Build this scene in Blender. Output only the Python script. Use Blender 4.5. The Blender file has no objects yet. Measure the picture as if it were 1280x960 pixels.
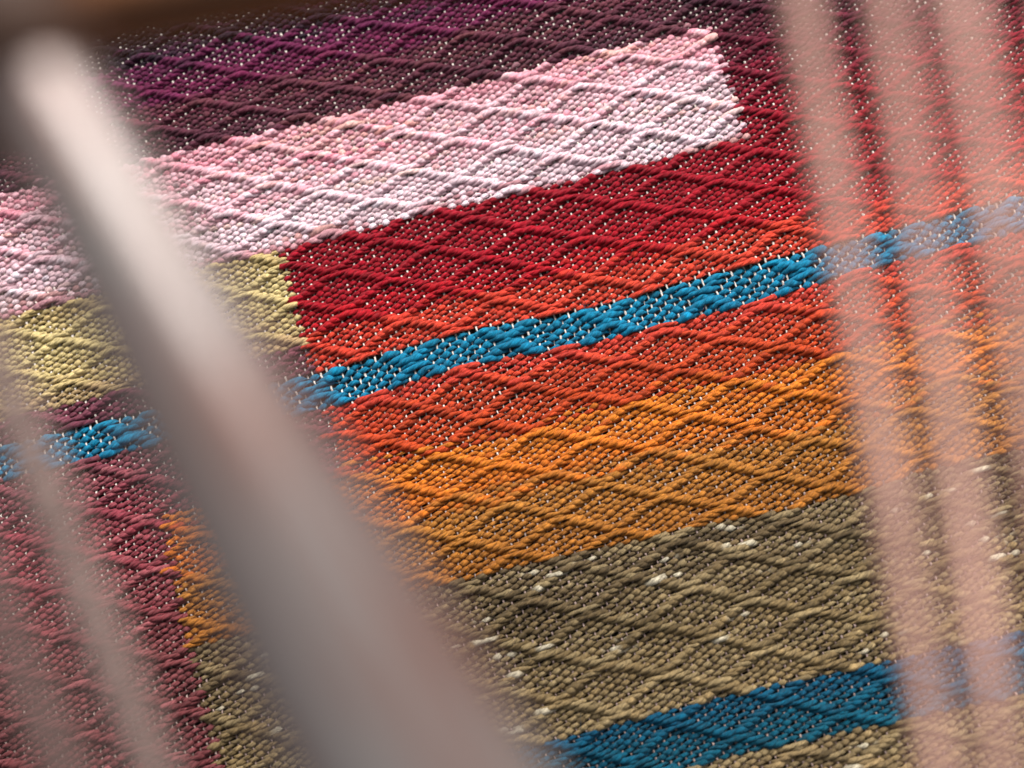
import bpy, math, random
import numpy as np
from mathutils import Vector, Matrix

random.seed(7)
rng = np.random.default_rng(7)
scene = bpy.context.scene
col = scene.collection

# ------------------------------------------------------------------ camera
# cloth lattice (half diamond periods U across, V down) -> photo pixel
HOM = np.array([[57.7788090, 4.53530302, 532.203218],
                [-14.3689316, 23.7167660, 286.995883],
                [-6.84261303e-4, -4.82365958e-3, 1.0]])
F = 1100.0                       # focal length in photo pixels
S = 0.010                        # one half diamond period across the cloth, metres
Hc = np.array([[1, 0, -640], [0, 1, -480], [0, 0, 1.0]]) @ HOM
G = np.diag([1 / F, 1 / F, 1.0]) @ Hc
lam = S / np.linalg.norm(G[:, 0])
a_, b_, t_ = G[:, 0] * lam, G[:, 1] * lam, G[:, 2] * lam
e1 = a_ / np.linalg.norm(a_)
SHEAR = float(b_ @ e1)
e2 = b_ - SHEAR * e1
ROWV = float(np.linalg.norm(e2)); e2 /= ROWV
e3 = np.cross(e1, e2)
Rcw = np.stack([e1, -e2, -e3], axis=1)        # world axes in camera (x right, y down, z forward)
Cpos = -Rcw.T @ t_


def cam_to_world(p):
    return Rcw.T @ np.asarray(p, float) + Cpos


def px(x, y, d):
    """point seen at photo pixel x, y at depth d (metres) from the lens"""
    return cam_to_world([(x - 640) / F * d, (y - 480) / F * d, d])


cam_data = bpy.data.cameras.new('camera')
cam = bpy.data.objects.new('camera', cam_data); col.objects.link(cam)
Rb = Rcw.T @ np.diag([1, -1, -1.0])
M = Matrix.Identity(4)
for i in range(3):
    for j in range(3):
        M[i][j] = Rb[i, j]
    M[i][3] = Cpos[i]
cam.matrix_world = M
cam_data.sensor_width = 36.0
cam_data.lens = 36.0 * F / 1280.0
cam_data.clip_start = 0.001
cam_data.clip_end = 20
cam_data.dof.use_dof = True
pc = cam_to_world([0, 0, 1])
ray = pc - Cpos
cam_data.dof.focus_distance = float(-Cpos[2] / ray[2]) * 0.995
APERTURE = 0.0042
cam_data.dof.aperture_fstop = cam_data.lens / 1000.0 / APERTURE
scene.camera = cam

# ------------------------------------------------------------------ light
world = bpy.data.worlds.new('World'); scene.world = world
world.use_nodes = True
bg = world.node_tree.nodes['Background']
bg.inputs[0].default_value = (0.86, 0.87, 0.94, 1)
bg.inputs[1].default_value = 0.36


def area(name, loc, target, size, power, colr):
    d = bpy.data.lights.new(name, 'AREA'); d.shape = 'RECTANGLE'
    d.size, d.size_y = size
    d.energy = power; d.color = colr
    o = bpy.data.objects.new(name, d); col.objects.link(o)
    o.location = loc
    o.rotation_euler = (Vector(target) - Vector(loc)).to_track_quat('-Z', 'Y').to_euler()
    return o


area('window_light', cam_to_world([0.11, -0.87, -0.34]), (0.03, 0.03, 0), (0.95, 0.70), 33, (1.0, 0.965, 0.93))

scene.view_settings.view_transform = 'Standard'
scene.view_settings.look = 'None'
scene.view_settings.gamma = 1.0
scene.view_settings.exposure = 0.0
scene.view_settings.use_curve_mapping = False
scene.render.engine = 'CYCLES'
scene.cycles.use_denoising = True
scene.cycles.denoiser = 'OPENIMAGEDENOISE'
scene.cycles.use_adaptive_sampling = False
scene.cycles.max_bounces = 6

# ------------------------------------------------------------------ helpers


def lin(c):
    c = np.asarray(c, float) / 255.0
    return np.where(c <= 0.04045, c / 12.92, ((c + 0.055) / 1.055) ** 2.4)


def make_mesh(name, verts, quads, cols=None, yarn=None, mat=None, tris=None):
    me = bpy.data.meshes.new(name)
    nq = len(quads); nt = 0 if tris is None else len(tris)
    me.vertices.add(len(verts)); me.vertices.foreach_set('co', np.asarray(verts, np.float32).ravel())
    loops = np.asarray(quads, np.int32).ravel()
    if nt:
        loops = np.concatenate([loops, np.asarray(tris, np.int32).ravel()])
    me.loops.add(len(loops)); me.loops.foreach_set('vertex_index', loops)
    starts = np.arange(nq, dtype=np.int32) * 4
    if nt:
        starts = np.concatenate([starts, nq * 4 + np.arange(nt, dtype=np.int32) * 3])
    me.polygons.add(nq + nt); me.polygons.foreach_set('loop_start', starts)
    me.polygons.foreach_set('use_smooth', np.ones(nq + nt, bool))
    if cols is not None:
        at = me.attributes.new('col', 'FLOAT_COLOR', 'POINT')
        at.data.foreach_set('color', np.concatenate([cols, np.ones((len(cols), 1))], 1).astype(np.float32).ravel())
    if yarn is not None:
        at = me.attributes.new('yarn', 'FLOAT_VECTOR', 'POINT')
        at.data.foreach_set('vector', np.asarray(yarn, np.float32).ravel())
    me.update(calc_edges=True)
    if mat:
        me.materials.append(mat)
    return me


def link(name, me, parent=None, **props):
    o = bpy.data.objects.new(name, me); col.objects.link(o)
    o.parent = parent
    for k, v in props.items():
        o[k] = v
    return o


def nodes_of(m):
    m.use_nodes = True
    nt = m.node_tree
    return nt, nt.nodes['Principled BSDF']


# smooth value noise on a lattice
_NT = rng.random((4, 64, 64))


def vnoise(x, y, k=0):
    x = np.asarray(x, float); y = np.asarray(y, float)
    xi = np.floor(x).astype(int); yi = np.floor(y).astype(int)
    fx = x - xi; fy = y - yi
    fx = fx * fx * (3 - 2 * fx); fy = fy * fy * (3 - 2 * fy)
    T = _NT[k]
    g = lambda i, j: T[i % 64, j % 64]
    return ((g(xi, yi) * (1 - fx) + g(xi + 1, yi) * fx) * (1 - fy)
            + (g(xi, yi + 1) * (1 - fx) + g(xi + 1, yi + 1) * fx) * fy)


def cloth_xy(U, V):
    """lattice -> cloth plane, with the small unevenness of hand weaving"""
    du = (vnoise(U * 0.45 + 3, V * 0.25, 0) - 0.5) * 0.14
    dv = (vnoise(U * 0.35, V * 0.30 + 9, 1) - 0.5) * 0.40
    dz = (vnoise(U * 0.25 + 5, V * 0.12, 2) - 0.5) * 0.0028
    u, v = U + du, V + dv
    return S * u + SHEAR * v, -ROWV * v, dz


# ------------------------------------------------------------------ materials
def yarn_material(name, plies, pitch, strength, rough):
    m = bpy.data.materials.new(name)
    nt, p = nodes_of(m); N = nt.nodes; L = nt.links
    ca = N.new('ShaderNodeAttribute'); ca.attribute_name = 'col'
    ya = N.new('ShaderNodeAttribute'); ya.attribute_name = 'yarn'
    sep = N.new('ShaderNodeSeparateXYZ'); L.new(ya.outputs['Vector'], sep.inputs[0])

    def math_(op, a, b=None):
        n = N.new('ShaderNodeMath'); n.operation = op
        for i, v in enumerate((a, b)):
            if v is None:
                continue
            if isinstance(v, (int, float)):
                n.inputs[i].default_value = v
            else:
                L.new(v, n.inputs[i])
        return n.outputs[0]
    ph = math_('ADD', math_('MULTIPLY', sep.outputs['Y'], plies), math_('MULTIPLY', sep.outputs['X'], 2 * math.pi / pitch))
    s = math_('ABSOLUTE', math_('SINE', math_('MULTIPLY', ph, 0.5)))
    # fibres running with the twist
    tw = N.new('ShaderNodeCombineXYZ')
    L.new(math_('MULTIPLY', sep.outputs['X'], 0.9), tw.inputs[0])
    L.new(math_('MULTIPLY', ph, 1.6), tw.inputs[1])
    L.new(sep.outputs['Z'], tw.inputs[2])
    nz = N.new('ShaderNodeTexNoise'); nz.inputs['Scale'].default_value = 1.6
    nz.inputs['Detail'].default_value = 3
    L.new(tw.outputs[0], nz.inputs['Vector'])
    hgt = math_('ADD', math_('MULTIPLY', s, 0.8), math_('MULTIPLY', nz.outputs['Fac'], 0.9))
    bp = N.new('ShaderNodeBump'); bp.inputs['Strength'].default_value = strength
    bp.inputs['Distance'].default_value = 0.00045
    L.new(hgt, bp.inputs['Height']); L.new(bp.outputs[0], p.inputs['Normal'])
    # dye takes unevenly from fibre to fibre
    nz2 = N.new('ShaderNodeTexNoise'); nz2.inputs['Scale'].default_value = 0.8
    nz2.inputs['Detail'].default_value = 4
    L.new(tw.outputs[0], nz2.inputs['Vector'])
    hs = N.new('ShaderNodeHueSaturation')
    mr = N.new('ShaderNodeMapRange')
    mr.inputs['From Min'].default_value = 0.3; mr.inputs['From Max'].default_value = 0.7
    mr.inputs['To Min'].default_value = 0.58; mr.inputs['To Max'].default_value = 1.36
    L.new(nz2.outputs['Fac'], mr.inputs['Value'])
    L.new(mr.outputs[0], hs.inputs['Value'])
    L.new(ca.outputs['Color'], hs.inputs['Color'])
    L.new(hs.outputs[0], p.inputs['Base Color'])
    p.inputs['Roughness'].default_value = rough
    p.inputs['Sheen Weight'].default_value = 0.04
    p.inputs['Sheen Roughness'].default_value = 0.4
    p.inputs['Specular IOR Level'].default_value = 0.14
    return m


MAT_WOOL = yarn_material('dyed_wool', 3, 1.7, 1.0, 0.62)
MAT_WARP = yarn_material('cotton_warp', 2, 1.2, 0.5, 0.55)

# ------------------------------------------------------------------ surface under the cloth
mt = bpy.data.materials.new('dark_table_wood')
nt, p = nodes_of(mt)
wv = nt.nodes.new('ShaderNodeTexNoise'); wv.inputs['Scale'].default_value = 30
mp = nt.nodes.new('ShaderNodeMapping'); mp.inputs['Scale'].default_value = (1, 14, 1)
tc = nt.nodes.new('ShaderNodeTexCoord')
nt.links.new(tc.outputs['Object'], mp.inputs[0]); nt.links.new(mp.outputs[0], wv.inputs['Vector'])
cr = nt.nodes.new('ShaderNodeValToRGB')
cr.color_ramp.elements[0].color = (0.010, 0.006, 0.004, 1); cr.color_ramp.elements[1].color = (0.03, 0.018, 0.011, 1)
nt.links.new(wv.outputs['Fac'], cr.inputs[0]); nt.links.new(cr.outputs[0], p.inputs['Base Color'])
p.inputs['Roughness'].default_value = 0.6
tz = -0.0032
tv = [(-0.45, -0.45, tz), (0.5, -0.45, tz), (0.5, 0.45, tz), (-0.45, 0.45, tz)]
tb = [(x, y, tz - 0.02) for x, y, _ in tv]
table = link('tabletop', make_mesh('tabletop', tv + tb, [(0, 1, 2, 3), (7, 6, 5, 4), (0, 4, 5, 1), (1, 5, 6, 2), (2, 6, 7, 3), (3, 7, 4, 0)], mat=mt), kind='structure')
for pl in table.data.polygons:
    pl.use_smooth = False

# ------------------------------------------------------------------ woven cloth
cloth = link('woven_cloth', None, label='handwoven diamond weave cloth with pink, red, blue, orange and olive colour blocks', category='cloth')

E_PER = 7        # warp ends per half period across
R_PER = 7        # weft rows per half period down
U0, U1, V0, V1 = -11.8, 14.6, -18.2, 29.6
e_lo, e_hi = int(U0 * E_PER), int(U1 * E_PER)
ENDS = np.arange(e_lo, e_hi + 1)
# (step of the weave, place down the cloth, pitch): the blue stripe is woven with thicker yarn, fewer rows
STEPS = []
for st in range(int(V0 * R_PER), int(V1 * R_PER) + 1):
    if not 5.25 <= st / R_PER < 6.82:
        STEPS.append((st, st / R_PER, 1.0))
for kk in range(-3, 4):
    STEPS.append((42 + kk, 6.05 + kk * 0.214, 1.48))
STEPS.sort(key=lambda q: q[1])
ROW_V = np.array([q[1] for q in STEPS])
ROW_ST = np.array([q[0] for q in STEPS])


def weft_up(e, r):
    """true where the weft lies on top: diamond lattice of floats, plain weave inside.
    diamond centres at (U,V) with U+V even -> lattice lines pass between them"""
    u = e / E_PER; v = r / 7.0
    d1 = np.abs(((u + v + 1) % 2) - 1 + 0.0)        # distance to lines u+v odd
    d2 = np.abs(((u - v + 1) % 2) - 1 + 0.0)
    d1 = 1 - d1; d2 = 1 - d2
    d = np.minimum(d1, d2) * E_PER
    near = d < 0.9
    return np.where(near, 1, (e + r + 1) % 2).astype(int)


ee, rr = np.meshgrid(ENDS, ROW_ST)
UP = weft_up(ee, rr)                                 # rows x ends
for q, rw in enumerate(UP):                          # long floats where bands cross are tied down, staggered
    st = ROW_ST[q]
    j = 0
    while j < len(rw):
        if rw[j]:
            e = j
            while e + 1 < len(rw) and rw[e + 1]:
                e += 1
            if e - j + 1 >= 9:
                rw[(j + e) // 2] = 0
            j = e + 1
        else:
            j += 1


# where the weft is not beaten close: small dark gaps beside the floats, mostly near the left of the blocks
_l = np.zeros_like(UP); _l[:, 2:] = UP[:, 1:-1] & UP[:, :-2]
_r = np.zeros_like(UP); _r[:, :-2] = UP[:, 1:-1] & UP[:, 2:]
BESIDE = (UP == 0) & ((_l | _r) > 0)                 # warp showing beside a float
_gu = ENDS[None, :] / E_PER; _gv = ROW_V[:, None]
HOLE = BESIDE & (rng.random(UP.shape) < np.where((_gu > -4.2) & (_gu < 1.5) & (_gv > -6.4) & (_gv < 16), 0.22, 0.03))
HOLE = HOLE | (np.roll(HOLE, 1, 0) & (UP == 0))

# colours -----------------------------------------------------------------
def ramp(stops, v):
    xs = [s[0] for s in stops]
    cs = np.array([lin(s[1]) for s in stops])
    return np.stack([np.interp(v, xs, cs[:, k]) for k in range(3)], -1)


MAIN = [(-19, (30, 18, 30)), (-11.6, (40, 18, 36)), (-11.2, (100, 22, 68)), (-9.3, (106, 22, 64)), (-8.7, (98, 42, 58)),
        (-6.6, (84, 40, 56)), (-6.45, (242, 176, 188)), (-4.6, (244, 196, 206)), (-3.2, (242, 208, 217)), (-0.85, (242, 212, 221)),
        (-0.7, (150, 4, 32)), (2.2, (162, 6, 30)), (3.5, (178, 18, 30)), (4.2, (208, 62, 42)), (5.24, (210, 68, 46)),
        (5.26, (0, 124, 160)), (6.78, (0, 116, 154)), (6.8, (204, 62, 48)), (7.9, (196, 68, 34)), (9.85, (196, 72, 28)),
        (10.3, (220, 126, 36)), (12.2, (212, 112, 32)), (13.0, (174, 114, 46)), (15.55, (174, 108, 38)),
        (15.6, (106, 88, 62)), (19, (124, 104, 70)), (22.5, (148, 125, 86)), (22.55, (0, 84, 116)), (24.8, (2, 92, 114)),
        (24.9, (142, 120, 84)), (33, (128, 104, 74))]
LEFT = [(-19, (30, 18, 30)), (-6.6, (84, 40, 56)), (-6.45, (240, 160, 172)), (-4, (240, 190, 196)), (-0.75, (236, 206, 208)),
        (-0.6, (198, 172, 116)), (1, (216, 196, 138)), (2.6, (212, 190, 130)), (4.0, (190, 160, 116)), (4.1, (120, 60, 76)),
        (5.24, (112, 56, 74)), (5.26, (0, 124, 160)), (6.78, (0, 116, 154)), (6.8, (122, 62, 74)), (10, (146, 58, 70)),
        (16, (122, 62, 64)), (24, (116, 54, 58)), (33, (104, 54, 54))]  # dusty reds darkened, shade on the left put into the dye colour
RIGHT = [(-19, (50, 22, 36)), (-8, (66, 24, 42)), (-4.5, (98, 14, 40)), (-2.4, (134, 10, 40)), (-0.9, (150, 5, 34)),
         (-0.7, (150, 4, 32))]


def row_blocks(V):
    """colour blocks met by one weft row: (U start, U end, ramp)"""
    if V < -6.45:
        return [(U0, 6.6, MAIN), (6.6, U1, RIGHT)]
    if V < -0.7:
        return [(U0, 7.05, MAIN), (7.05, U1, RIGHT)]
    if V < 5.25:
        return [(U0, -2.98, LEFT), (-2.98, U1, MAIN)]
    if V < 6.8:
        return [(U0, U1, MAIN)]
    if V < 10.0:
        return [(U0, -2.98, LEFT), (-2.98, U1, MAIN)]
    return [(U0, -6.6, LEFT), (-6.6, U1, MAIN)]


def band_label(rmp, V):
    if rmp is RIGHT:
        return 'dark maroon weft yarn' if V < -3 else 'deep crimson weft yarn'
    if rmp is LEFT and V > -0.7 and not 5.25 <= V < 6.8:
        return 'pale yellow weft yarn' if V < 4 else ('mauve brown weft yarn' if V < 5.3 else 'dusty rose red weft yarn')
    for lim, t in ((-11, 'dark purple'), (-9, 'magenta purple'), (-6.45, 'brown plum'), (-3.6, 'soft pink'), (-0.7, 'pinkish white'),
                   (3.4, 'crimson red'), (5.25, 'coral red'), (6.8, 'bright turquoise blue'), (9.8, 'rust orange'), (12.8, 'bright orange'),
                   (15.6, 'golden ochre'), (22.5, 'olive brown'), (24.85, 'deep petrol blue'), (99, 'khaki brown')):
        if V < lim:
            return t + ' weft yarn'


def in_view(U, V, m=0):
    w = HOM[2, 0] * U + HOM[2, 1] * V + 1
    x = (HOM[0, 0] * U + HOM[0, 1] * V + HOM[0, 2]) / w
    y = (HOM[1, 0] * U + HOM[1, 1] * V + HOM[1, 2]) / w
    return (x > -m) & (x < 1280 + m) & (y > -m) & (y < 960 + m)


def tube(P, n_side, wid, hgt, cols, lens, seed, lat=None, caps=True):
    """tube along P (n,3): wid in the cloth plane, hgt out of it"""
    n = len(P)
    T = np.gradient(P, axis=0); T /= np.linalg.norm(T, axis=1)[:, None] + 1e-12
    up = np.array([0, 0, 1.0])
    B = np.cross(up, T); B /= np.linalg.norm(B, axis=1)[:, None] + 1e-12
    Nn = np.cross(T, B)
    ang = np.linspace(-0.62, math.pi + 0.62, n_side) if n_side > 4 else np.linspace(0, 2 * math.pi, n_side, endpoint=False) + 0.4
    ca, sa = np.cos(ang), np.sin(ang)
    vs = P[:, None, :] + B[:, None, :] * (wid[:, None] * ca[None])[..., None] + Nn[:, None, :] * (hgt[:, None] * sa[None])[..., None]
    idx = np.arange(n * n_side).reshape(n, n_side)
    a = idx[:-1]; b = idx[1:]
    q = np.stack([a, np.roll(a, -1, 1), np.roll(b, -1, 1), b], -1).reshape(-1, 4)
    yv = np.stack([np.repeat(lens * 1000, n_side), np.tile(ang, n), np.full(n * n_side, seed)], -1)
    return vs.reshape(-1, 3), q, np.repeat(cols, n_side, 0), yv


def samples(m, fine_mask, kf, kc):
    """positions along m crossings: kf samples per crossing where fine, kc elsewhere"""
    out = []
    for j in range(m - 1):
        k = kf if fine_mask[j] else kc
        out.append(j + np.arange(k) / k)
    out.append([m - 1.0])
    return np.concatenate(out)


def weft_geom(r, ia, ib, rmp, fine):
    """weft yarn of row number r over ends index ia..ib"""
    V = ROW_V[r]; pitch = STEPS[r][2]
    up = UP[r, ia:ib + 1].astype(float)
    m = len(up)
    fm = in_view(ENDS[ia:ib + 1] / E_PER, V, 40) if fine else np.zeros(m, bool)
    t = samples(m, fm, 4, 2)
    i0 = np.minimum(t.astype(int), m - 2); f = t - i0
    fs = 0.5 - 0.5 * np.cos(math.pi * f)
    # runs on top: how far into a float, and the slant the twist gives each float
    run = np.zeros(m); pos = np.zeros(len(t)); inr = np.zeros(len(t))
    kx, ky = [-1.0], [0.0]
    j = 0
    while j < m:
        if up[j] > 0:
            e = j
            while e + 1 < m and up[e + 1] > 0:
                e += 1
            run[j:e + 1] = e - j + 1
            amp = 0.20 if e == j else min(0.30, 0.085 * (e - j + 1))
            amp *= random.uniform(0.85, 1.15)
            kx += [j - 0.45, e + 0.45]; ky += [-amp, amp]
            j = e + 1
        else:
            j += 1
    kx.append(m + 1.0); ky.append(0.0)
    slant = np.interp(t, kx, ky)
    pad = np.pad(up, 1, mode='edge')
    inner = pad[:-2] * pad[1:-1] * pad[2:]
    pad2 = np.pad(inner, 1, mode='edge')
    core = pad2[:-2] * pad2[1:-1] * pad2[2:]
    zt = np.where(up > 0, 0.27 + 0.56 * inner + 0.06 * core + rng.normal(0, 0.07, m), -0.30)
    z = zt[i0] * (1 - fs) + zt[i0 + 1] * fs
    o = (up[i0] * (1 - fs) + up[i0 + 1] * fs) ** 0.65
    inn = inner[i0] * (1 - f) + inner[i0 + 1] * f
    flo = (run > 2).astype(float)
    flo = flo[i0] * (1 - f) + flo[i0 + 1] * f
    Ue = (ENDS[ia] + t) / E_PER
    rn = random.uniform(-1, 1)
    wob = (vnoise(t * 0.55 + r * 7.3, np.full_like(t, r * 0.37), 3) - 0.5) * 0.40
    kick = rng.normal(0, 0.065, m); wob = wob + kick[i0] * (1 - fs) + kick[i0 + 1] * fs
    Vv = V + (-slant + wob) * pitch / 7.0 + rn * 0.010
    X, Y, Z = cloth_xy(Ue, Vv)
    thick = 1.0 + (vnoise(t * 0.8 + r * 3.1, np.full_like(t, r * 1.7), 0) - 0.5) * 0.66
    lump = rng.normal(0, 0.09, m); lump = lump[i0] * (1 - fs) + lump[i0 + 1] * fs
    thick = thick * (1 + lump)
    hol = HOLE[r, ia:ib + 1].astype(float); hol = hol[i0] * (1 - f) + hol[i0 + 1] * f
    blue = 5.25 <= V < 6.82
    blue2 = 22.5 <= V < 24.85
    pale = -6.45 <= V < -0.7 and rmp is MAIN
    base = 0.52 * (1.28 if blue else (0.92 if blue2 else (1.16 if pale else 1.0)))
    wid = base * (0.38 + 0.62 * o) * (1 + 0.05 * flo) * thick * 1e-3
    hgt = 0.37 * (0.62 + 0.38 * o) * (0.92 + 0.08 * thick) * (1.15 if blue else 1.0) * (1 + 0.28 * flo) * 1e-3
    wid = wid * (1 - 0.5 * hol * (1 - o))
    P = np.stack([X, Y, Z + (z - 0.1 * hol * (1 - o)) * 1e-3], -1)
    # round the two cut or turned ends down into the cloth
    for dd in (t, (m - 1) - t):
        fall = np.clip(1 - dd / 0.9, 0, 1)
        wid = wid * (1 - 0.7 * fall ** 2); hgt = hgt * (1 - 0.7 * fall ** 2)
        P[:, 2] -= fall ** 2 * 0.40e-3
    lens = np.concatenate([[0], np.cumsum(np.linalg.norm(np.diff(P, axis=0), axis=1))]) + r * 0.013
    # colour: dye lots change from row to row, softly along the row
    va = V + random.uniform(-0.42, 0.42)
    lo, hi = V, V
    edges = [-6.45, -0.7, 5.25, 6.8, 15.58, 22.52, 24.85] if rmp is MAIN else [-6.45, -0.6, 4.05, 5.25, 6.8]
    for ed in edges:                                   # sharp colour changes stay on their row
        if V < ed:
            va = min(va, ed - 0.06) if not (ed - V > 1.5) else va
        else:
            va = max(va, ed + 0.06) if not (V - ed > 1.5) else va
    vv = va + (vnoise(Ue * 0.9 + r * 0.31, np.full_like(Ue, r * 0.45), 1) - 0.5) * (0.9 if not blue else 0.0)
    for ed in edges:
        vv = np.where(V < ed, np.minimum(vv, ed - 0.06), np.maximum(vv, ed + 0.06))
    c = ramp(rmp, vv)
    val = 1 + rn * 0.09 + (vnoise(Ue * 1.6 + r * 1.9, np.full_like(Ue, r * 0.83), 2) - 0.5) * 0.30
    spot = rng.normal(0, 0.10, m); val = val + spot[i0] * (1 - fs) + spot[i0 + 1] * fs
    c = c * np.clip(val, 0.55, 1.5)[:, None]
    if rmp is MAIN and -6.45 <= V < -0.7:              # variegated pink and white yarn
        pk = np.clip((vnoise(Ue * 0.8 + r * 0.9, np.full_like(Ue, r * 0.6), 3) - 0.45) * 2.4, 0, 1) * np.clip((-0.6 - V) / 4.5, 0.10, 0.9)
        c = c * (1 - pk[:, None]) + lin((232, 138, 158)) * pk[:, None]
        ph = np.clip((vnoise(Ue * 0.5 + r * 2.9, np.full_like(Ue, r * 1.3), 0) - 0.66) * 3, 0, 1) * 0.5
        c = c * (1 - ph[:, None]) + lin((244, 196, 160)) * ph[:, None]
    if rmp is MAIN and (15.58 <= V < 22.52 or V > 24.85):   # tweedy olive with pale slubs
        nv = vnoise(Ue * 1.3 + r * 5.3, np.full_like(Ue, r * 2.1), 0)[:, None]
        c = c * (0.52 + 0.86 * nv)
        kh = np.clip((vnoise(Ue * 0.7 + r * 1.3, np.full_like(Ue, r * 0.71), 2) - 0.50) * 3, 0, 1)[:, None]
        c = c * (1 - 0.55 * kh) + lin((176, 155, 114)) * 0.55 * kh
        fl = np.zeros(m)
        for j in range(m):
            if random.random() < (0.005 if r % 5 else 0.03) * (1.6 if V < 20 else 0.7):
                fl[j:j + random.choice((1, 2, 3))] = 1
        fk = (fl[i0] * (1 - f) + fl[i0 + 1] * f)[:, None]
        c = c * (1 - 0.8 * fk) + lin((216, 206, 180)) * 0.8 * fk
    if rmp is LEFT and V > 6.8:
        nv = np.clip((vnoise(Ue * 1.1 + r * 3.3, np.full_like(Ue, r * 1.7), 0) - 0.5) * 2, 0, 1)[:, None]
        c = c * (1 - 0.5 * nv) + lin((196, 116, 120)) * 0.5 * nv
    if rmp is MAIN and V < -6.45:
        nv = np.clip((vnoise(Ue * 0.9 + r * 3.3, np.full_like(Ue, r * 1.1), 1) - 0.55) * 2.2, 0, 1)[:, None]
        c = c * (1 - 0.4 * nv) + lin((150, 84, 84) if V > -9 else (120, 40, 90)) * 0.4 * nv
    c = np.clip(c, 0.002, 0.95)
    return tube(P, 5, wid, hgt, c, lens, r * 0.61 + ia)


def merge(parts):
    off = 0; V_, Q_, C_, Y_ = [], [], [], []
    for v, q, c, y in parts:
        V_.append(v); Q_.append(q + off); C_.append(c); Y_.append(y); off += len(v)
    return np.concatenate(V_), np.concatenate(Q_), np.concatenate(C_), np.concatenate(Y_)


rest = []
cand = []
for r in range(len(STEPS)):
    V = ROW_V[r]
    for ua, ub, rmp in row_blocks(V):
        ia = 0 if ua == U0 else int(round(ua * E_PER)) - e_lo - 1 + (r // 2) % 2
        ib = len(ENDS) - 1 if ub == U1 else int(round(ub * E_PER)) - e_lo + (r // 2) % 2
        if ua != U0 and random.random() < 0.2:
            ia += random.choice((-1, 1))
        seen = int(in_view(ENDS[ia:ib + 1] / E_PER, V, 0).sum())
        cand.append((seen, r, ia, ib, rmp, V))
cand.sort(key=lambda q: -q[0])
n_weft = 0
for n, (seen, r, ia, ib, rmp, V) in enumerate(cand):
    g = weft_geom(r, ia, ib, rmp, seen > 0)
    if n < 300 and seen > 0:
        link('weft_yarn', make_mesh('weft_yarn', *g, MAT_WOOL), cloth, label=band_label(rmp, V))
        n_weft += 1
    else:
        rest.append(g)
link('remaining_weft', make_mesh('remaining_weft', *merge(rest), MAT_WOOL), cloth, kind='stuff')

# warp threads ---------------------------------------------------------------
warp_rest = []
wc = lin((226, 216, 206))
for i, e in enumerate(ENDS):
    up = 1 - UP[:, i].astype(float)
    m = len(up)
    t = samples(m, in_view(np.full(m, e / E_PER), ROW_V, 20), 2, 1)
    i0 = np.minimum(t.astype(int), m - 2); f = t - i0
    zt = np.where(up > 0, np.where(BESIDE[:, i], 0.17, -0.07) + rng.normal(0, 0.14, m) + random.gauss(0, 0.04) - 0.45 * HOLE[:, i], -0.34)
    z = zt[i0] * (1 - f) + zt[i0 + 1] * f
    z = z + 0.10 * (f > 0) * (up[i0] + up[i0 + 1] - 0.5) * 0.5
    Vv = ROW_V[i0] * (1 - f) + ROW_V[i0 + 1] * f
    Uu = np.full_like(t, e / E_PER) + (vnoise(t * 0.2 + e * 1.7, np.full_like(t, e * 0.9), 2) - 0.5) * 0.05
    X, Y, Z = cloth_xy(Uu, Vv)
    P = np.stack([X, Y, Z + z * 1e-3], -1)
    w = np.where(Vv < 7, 0.225e-3, 0.195e-3) * (1 + (vnoise(t * 0.7 + e, np.full_like(t, e * 2.3), 1) - 0.5) * 0.5)
    lens = np.concatenate([[0], np.cumsum(np.linalg.norm(np.diff(P, axis=0), axis=1))])
    cc = np.tile(wc * random.uniform(0.75, 1.05), (len(t), 1))
    tt = np.clip((Vv - 8) / 8, 0, 1)[:, None]           # shade over the lower cloth put into the warp colour, cream to taupe
    cc = cc * (1 - tt) + lin((172, 150, 142)) * tt * random.uniform(0.8, 1.1)
    vis = in_view(np.full_like(Vv, e / E_PER), Vv, 20)
    g = tube(P, 4, w, w, cc, lens, e * 0.37)
    if vis.any():
        link('warp_thread', make_mesh('warp_thread', *g, MAT_WARP), cloth)
    else:
        warp_rest.append(g)
if warp_rest:
    link('remaining_warp', make_mesh('remaining_warp', *merge(warp_rest), MAT_WARP), cloth, kind='stuff')

# loose fibres standing off the yarn -------------------------------------------
fib = []
for _ in range(9500):
    U = random.uniform(U0 + 0.5, U1 - 0.5); V = random.uniform(V0 + 0.5, V1 - 0.5)
    if not in_view(U, V, 60):
        continue
    rmp = [b for b in row_blocks(V) if b[0] <= U <= b[1]][0][2]
    c = ramp(rmp, np.array([V]))[0] * random.uniform(0.9, 1.7) + 0.02
    x, y, z = cloth_xy(np.array([U]), np.array([V]))
    n = 5
    d = random.uniform(-0.9, 0.9) + (0 if random.random() < 0.7 else 1.5)
    Lh = random.uniform(0.0006, 0.0022) if random.random() < 0.93 else random.uniform(0.003, 0.006)
    s = np.linspace(0, 1, n)
    bend = random.uniform(-1.2, 1.2)
    dx = np.cumsum(np.cos(d + bend * s)) * Lh / n; dy = np.cumsum(np.sin(d + bend * s)) * Lh / n
    h = 0.0006 + np.sin(s * math.pi * random.uniform(0.5, 1.0)) * random.uniform(0.0001, 0.0009)
    P = np.stack([x[0] + dx, y[0] + dy, z[0] + h], -1)
    w = np.full(n, random.uniform(0.012, 0.030) * 1e-3)
    fib.append(tube(P, 3, w, w, np.tile(np.clip(c, 0, 0.9), (n, 1)), s * Lh, random.random()))
link('loose_fibres', make_mesh('loose_fibres', *merge(fib), MAT_WOOL), cloth, kind='stuff')

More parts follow.
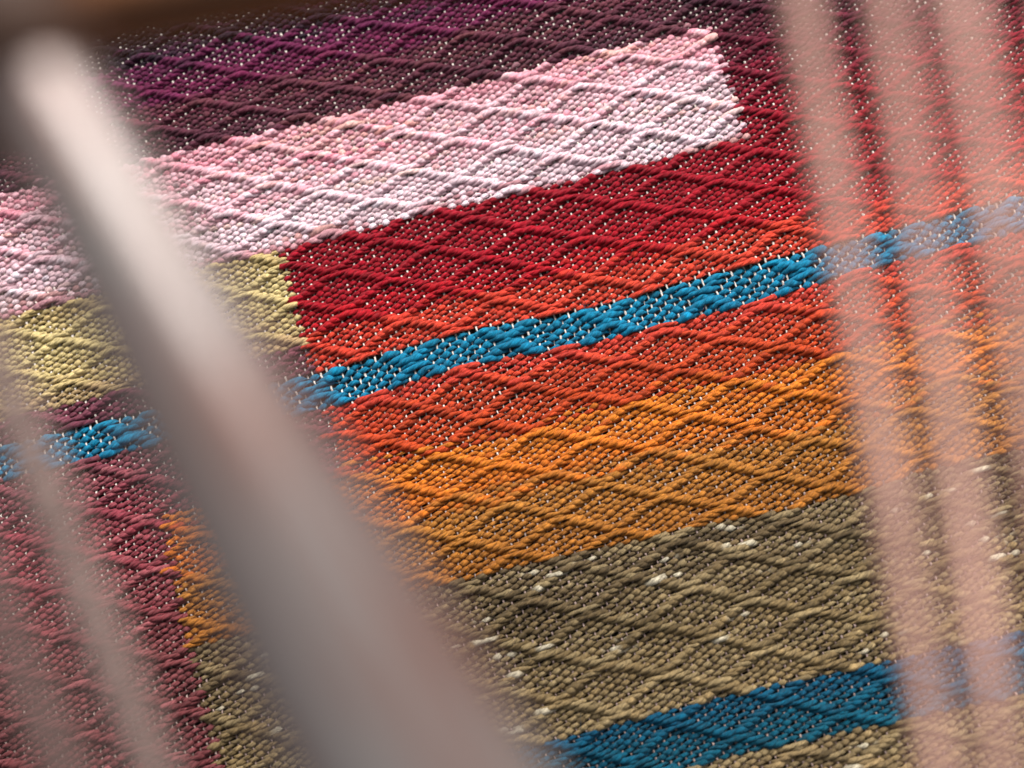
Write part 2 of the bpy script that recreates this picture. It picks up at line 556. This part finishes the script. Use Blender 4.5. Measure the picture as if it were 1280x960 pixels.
# ------------------------------------------------------------------ metal rod in front of the cloth
ms = bpy.data.materials.new('reflection_streaked_metal')
nt, p = nodes_of(ms)
ya = nt.nodes.new('ShaderNodeAttribute'); ya.attribute_name = 'yarn'
nz = nt.nodes.new('ShaderNodeTexNoise'); nz.inputs['Scale'].default_value = 1.0; nz.inputs['Detail'].default_value = 4
mp = nt.nodes.new('ShaderNodeMapping'); mp.inputs['Scale'].default_value = (1.3, 2.2, 2.2)
nt.links.new(ya.outputs['Vector'], mp.inputs[0]); nt.links.new(mp.outputs[0], nz.inputs['Vector'])
cr = nt.nodes.new('ShaderNodeValToRGB')          # grey metal, the cloth's reflections painted in as long brownish streaks
cr.color_ramp.elements[0].position = 0.40; cr.color_ramp.elements[0].color = (0.205, 0.192, 0.184, 1)
cr.color_ramp.elements[1].position = 0.62; cr.color_ramp.elements[1].color = (0.165, 0.092, 0.076, 1)
nt.links.new(nz.outputs['Fac'], cr.inputs[0]); nt.links.new(cr.outputs[0], p.inputs['Base Color'])
p.inputs['Metallic'].default_value = 0.42
mr = nt.nodes.new('ShaderNodeMapRange'); mr.inputs['To Min'].default_value = 0.22; mr.inputs['To Max'].default_value = 0.38
nt.links.new(nz.outputs['Fac'], mr.inputs['Value']); nt.links.new(mr.outputs[0], p.inputs['Roughness'])


def lathe(profile, A, B, n=48):
    """surface of revolution; profile = (fraction of A..B, radius)"""
    A = np.asarray(A, float); B = np.asarray(B, float)
    ax = (B - A); Ln = np.linalg.norm(ax); ax /= Ln
    u = np.cross(ax, [0, 0, 1.0]); u /= np.linalg.norm(u); v = np.cross(ax, u)
    an = np.linspace(0, 2 * math.pi, n, endpoint=False)
    vs = []
    for fr, rad in profile:
        vs.append(A + ax * fr * Ln + rad * (np.cos(an)[:, None] * u + np.sin(an)[:, None] * v))
    vs = np.concatenate(vs); m = len(profile)
    idx = np.arange(m * n).reshape(m, n)
    q = np.stack([idx[:-1], np.roll(idx[:-1], -1, 1), np.roll(idx[1:], -1, 1), idx[1:]], -1).reshape(-1, 4)
    return vs, q


RD = 0.040
PA = px(155, 300, RD); PB = px(432, 800, RD)
A = PA + 0.47 * (PA - PB); B = PB + 1.3 * (PB - PA)
fr = np.concatenate([[0, 0, 0.006], np.linspace(0.02, 0.98, 24), [0.994, 1, 1]])
# a slightly tapered rod, thicker towards the lower end
rad = 0.0030 + (0.0046 - 0.0030) * (fr * 2.77 - 0.47)
rad = rad * np.where((fr == 0) | (fr == 1), 0.85, 1.0)
rad[0] = rad[-1] = 0.0005
prof = list(zip(fr, rad))
rv, rq = lathe(prof, A, B)
ra = np.linspace(0, 2 * math.pi, 48, endpoint=False)
ry = np.stack([np.repeat(fr, 48) * 3, np.tile(np.cos(ra), len(fr)), np.tile(np.sin(ra), len(fr))], -1)
rod = link('metal_rod', make_mesh('metal_rod', rv, rq, yarn=ry, mat=ms),
           label='thick smooth tapering satin metal rod slanting across in front of the cloth', category='rod')

# ------------------------------------------------------------------ wooden beam above the cloth
mw = bpy.data.materials.new('oiled_wood')
nt, p = nodes_of(mw)
tc = nt.nodes.new('ShaderNodeTexCoord'); mp = nt.nodes.new('ShaderNodeMapping'); mp.inputs['Scale'].default_value = (8, 90, 90)
nz = nt.nodes.new('ShaderNodeTexNoise'); nz.inputs['Scale'].default_value = 3; nz.inputs['Detail'].default_value = 6
cr = nt.nodes.new('ShaderNodeValToRGB')
cr.color_ramp.elements[0].color = (0.08, 0.028, 0.008, 1); cr.color_ramp.elements[1].color = (0.22, 0.080, 0.022, 1)
nt.links.new(tc.outputs['Object'], mp.inputs[0]); nt.links.new(mp.outputs[0], nz.inputs['Vector'])
nt.links.new(nz.outputs['Fac'], cr.inputs[0]); nt.links.new(cr.outputs[0], p.inputs['Base Color'])
p.inputs['Roughness'].default_value = 0.45


def rounded_bar(A, B, up, wy, wz, bev):
    """bar with rounded edges from A to B; up = direction of wz"""
    A = np.asarray(A, float); B = np.asarray(B, float)
    ax = B - A; Ln = np.linalg.norm(ax); ax /= Ln
    up = np.asarray(up, float); up = up - (up @ ax) * ax; up /= np.linalg.norm(up)
    sd = np.cross(up, ax)
    pts = []
    for cx, cy, a0 in ((1, 1, 0), (-1, 1, 90), (-1, -1, 180), (1, -1, 270)):
        for k in range(6):
            an = math.radians(a0 + k * 18)
            pts.append((cx * (wy / 2 - bev) + bev * math.cos(an), cy * (wz / 2 - bev) + bev * math.sin(an)))
    pts = np.array(pts); n = len(pts)
    rings = []
    for off, sc in ((0, 0.0), (0, 0.9), (0.003, 1), (Ln * 0.33, 1), (Ln * 0.66, 1), (Ln - 0.003, 1), (Ln, 0.9), (Ln, 0.0)):
        rings.append(np.stack([ax * off] * n) + (pts[:, :1] * sd + pts[:, 1:] * up) * sc)
    vs = np.concatenate(rings); idx = np.arange(len(vs)).reshape(-1, n)
    q = np.stack([idx[:-1], np.roll(idx[:-1], -1, 1), np.roll(idx[1:], -1, 1), idx[1:]], -1).reshape(-1, 4)
    return vs, q


DB = 0.060
bw = 0.026
edge0 = px(0, 46, DB); edge1 = px(400, -22, DB)
dirb = (edge1 - edge0) / np.linalg.norm(edge1 - edge0)
viewdir = Rcw.T @ np.array([0, 0, 1.0])
upb = Rcw.T @ np.array([0, -1, 0.0]); upb -= (upb @ dirb) * dirb; upb /= np.linalg.norm(upb)
c0 = edge0 + upb * bw / 2 + viewdir * 0.003 - dirb * 0.06
c1 = c0 + dirb * 0.18
bar = rounded_bar(c0, c1, upb, 0.006, bw, 0.002)
beam = link('wooden_beam', make_mesh('wooden_beam', bar[0], bar[1], mat=mw),
            label='oiled brown wooden beam over the top corner of the cloth', category='beam')
beam.location = c0
blk0 = px(-35, 30, 0.075); blk1 = px(-8, 185, 0.075)
blk = rounded_bar(blk0, blk1, viewdir, 0.014, 0.008, 0.003)
mb = bpy.data.materials.new('dark_stained_wood')
nt, p = nodes_of(mb)
nz = nt.nodes.new('ShaderNodeTexNoise'); nz.inputs['Scale'].default_value = 120
cr = nt.nodes.new('ShaderNodeValToRGB')
cr.color_ramp.elements[0].color = (0.020, 0.012, 0.008, 1); cr.color_ramp.elements[1].color = (0.06, 0.035, 0.022, 1)
nt.links.new(nz.outputs['Fac'], cr.inputs[0]); nt.links.new(cr.outputs[0], p.inputs['Base Color'])
p.inputs['Roughness'].default_value = 0.7
bo = link('bracket', make_mesh('bracket', blk[0], blk[1], mat=mb), beam, label='dark stained wooden bracket')
bo.location = blk0 - c0

mh = bpy.data.materials.new('walnut_handle')
nt, p = nodes_of(mh)
nz = nt.nodes.new('ShaderNodeTexNoise'); nz.inputs['Scale'].default_value = 260
cr = nt.nodes.new('ShaderNodeValToRGB')
cr.color_ramp.elements[0].color = (0.03, 0.011, 0.004, 1); cr.color_ramp.elements[1].color = (0.075, 0.028, 0.010, 1)
nt.links.new(nz.outputs['Fac'], cr.inputs[0]); nt.links.new(cr.outputs[0], p.inputs['Base Color'])
p.inputs['Roughness'].default_value = 0.6
HA = A + 0.16 * (A - B); HB = A + 0.030 * (B - A)
hp = [(0, 0.0004), (0, 0.0030), (0.05, 0.0036), (0.5, 0.0038), (0.86, 0.0036), (0.93, 0.0031), (1.0, 0.0028), (1.0, 0.0004)]
link('handle', make_mesh('handle', *lathe(hp, HA, HB, 32), mat=mh), rod, label='dark brown wooden handle')

# ------------------------------------------------------------------ cords hanging in front
def cord_material(name, rgb):
    m = bpy.data.materials.new(name)
    nt, p = nodes_of(m)
    nz = nt.nodes.new('ShaderNodeTexNoise'); nz.inputs['Scale'].default_value = 900
    tc = nt.nodes.new('ShaderNodeTexCoord'); nt.links.new(tc.outputs['Object'], nz.inputs['Vector'])
    mx = nt.nodes.new('ShaderNodeMix'); mx.data_type = 'RGBA'
    c = lin(rgb)
    mx.inputs[6].default_value = (*(c * 0.8), 1); mx.inputs[7].default_value = (*np.minimum(c * 1.15, 0.9), 1)
    nt.links.new(nz.outputs['Fac'], mx.inputs[0]); nt.links.new(mx.outputs[2], p.inputs['Base Color'])
    p.inputs['Roughness'].default_value = 0.8
    return m


MC_PINK = cord_material('pink_cotton', (232, 184, 168))
MC_PALE = cord_material('pale_taupe_cotton', (156, 134, 126))
MC_GREY = cord_material('taupe_cotton', (100, 80, 75))


def cord(x0, y0, x1, y1, depth, diam, mat, label, group=None, d1=None):
    """three ply twisted cord through two photo pixels"""
    A0 = px(x0, y0, depth); B0 = px(x1, y1, d1 or depth)
    dr = (B0 - A0)
    A = A0 - dr * 1.0; B = B0 + dr * 1.2
    ax = B - A; Ln = np.linalg.norm(ax); ax /= Ln
    u = np.cross(ax, viewdir); u /= np.linalg.norm(u); v = np.cross(ax, u)
    n = 220; ns = 7
    s = np.linspace(0, 1, n)
    parts_v, parts_q, off = [], [], 0
    rad = diam * 0.27
    slub = 0.82 + 0.36 * vnoise(s * 23 + x0 * 0.37, np.full(n, x0 * 0.11), 1)
    for pl in range(3):
        th = s * Ln / (diam * 3.2) * 2 * math.pi + pl * 2 * math.pi / 3
        c = A + ax * (s * Ln)[:, None] + (diam * 0.25 * slub)[:, None] * (np.cos(th)[:, None] * u + np.sin(th)[:, None] * v)
        an = np.linspace(0, 2 * math.pi, ns, endpoint=False)
        vs = c[:, None, :] + (rad * slub)[:, None, None] * (np.cos(an)[None, :, None] * u + np.sin(an)[None, :, None] * v)
        idx = np.arange(n * ns).reshape(n, ns) + off
        q = np.stack([idx[:-1], np.roll(idx[:-1], -1, 1), np.roll(idx[1:], -1, 1), idx[1:]], -1).reshape(-1, 4)
        parts_v.append(vs.reshape(-1, 3)); parts_q.append(q); off += n * ns
    props = dict(label=label, category='cord')
    if group:
        props['group'] = group
    return link('cord', make_mesh('cord', np.concatenate(parts_v), np.concatenate(parts_q), mat=mat), **props)


GR = 'blurred cords hanging in front of the cloth'
cord(1000, 0, 1162, 900, 0.0472, 0.0016, MC_PINK, 'pale pink twisted cord crossing the blue stripe, next to the clear cloth', GR)
cord(1106, 0, 1240, 900, 0.0436, 0.0015, MC_PINK, 'pale pink twisted cord second from the clear middle of the cloth', GR)
cord(1196, 0, 1352, 900, 0.0391, 0.0015, MC_PINK, 'pale pink twisted cord third from the clear middle of the cloth', GR)
cord(1330, 0, 1345, 900, 0.0365, 0.0015, MC_PINK, 'pale pink twisted cord fourth and farthest from the clear cloth', GR)
cord(-10, 440, 192, 960, 0.0482, 0.0024, MC_PALE, 'pale taupe twisted cord over the dusty red cloth beside the metal rod', GR)
cord(-110, 500, 80, 960, 0.0409, 0.0022, MC_GREY, 'taupe cord over the dusty red cloth, second away from the metal rod', GR)  # thickened and coloured darker to stand in for shade on the left

print('weft parts', n_weft, 'tris', sum(len(o.data.loops) - 2 * len(o.data.polygons) for o in scene.objects if o.type == 'MESH'))
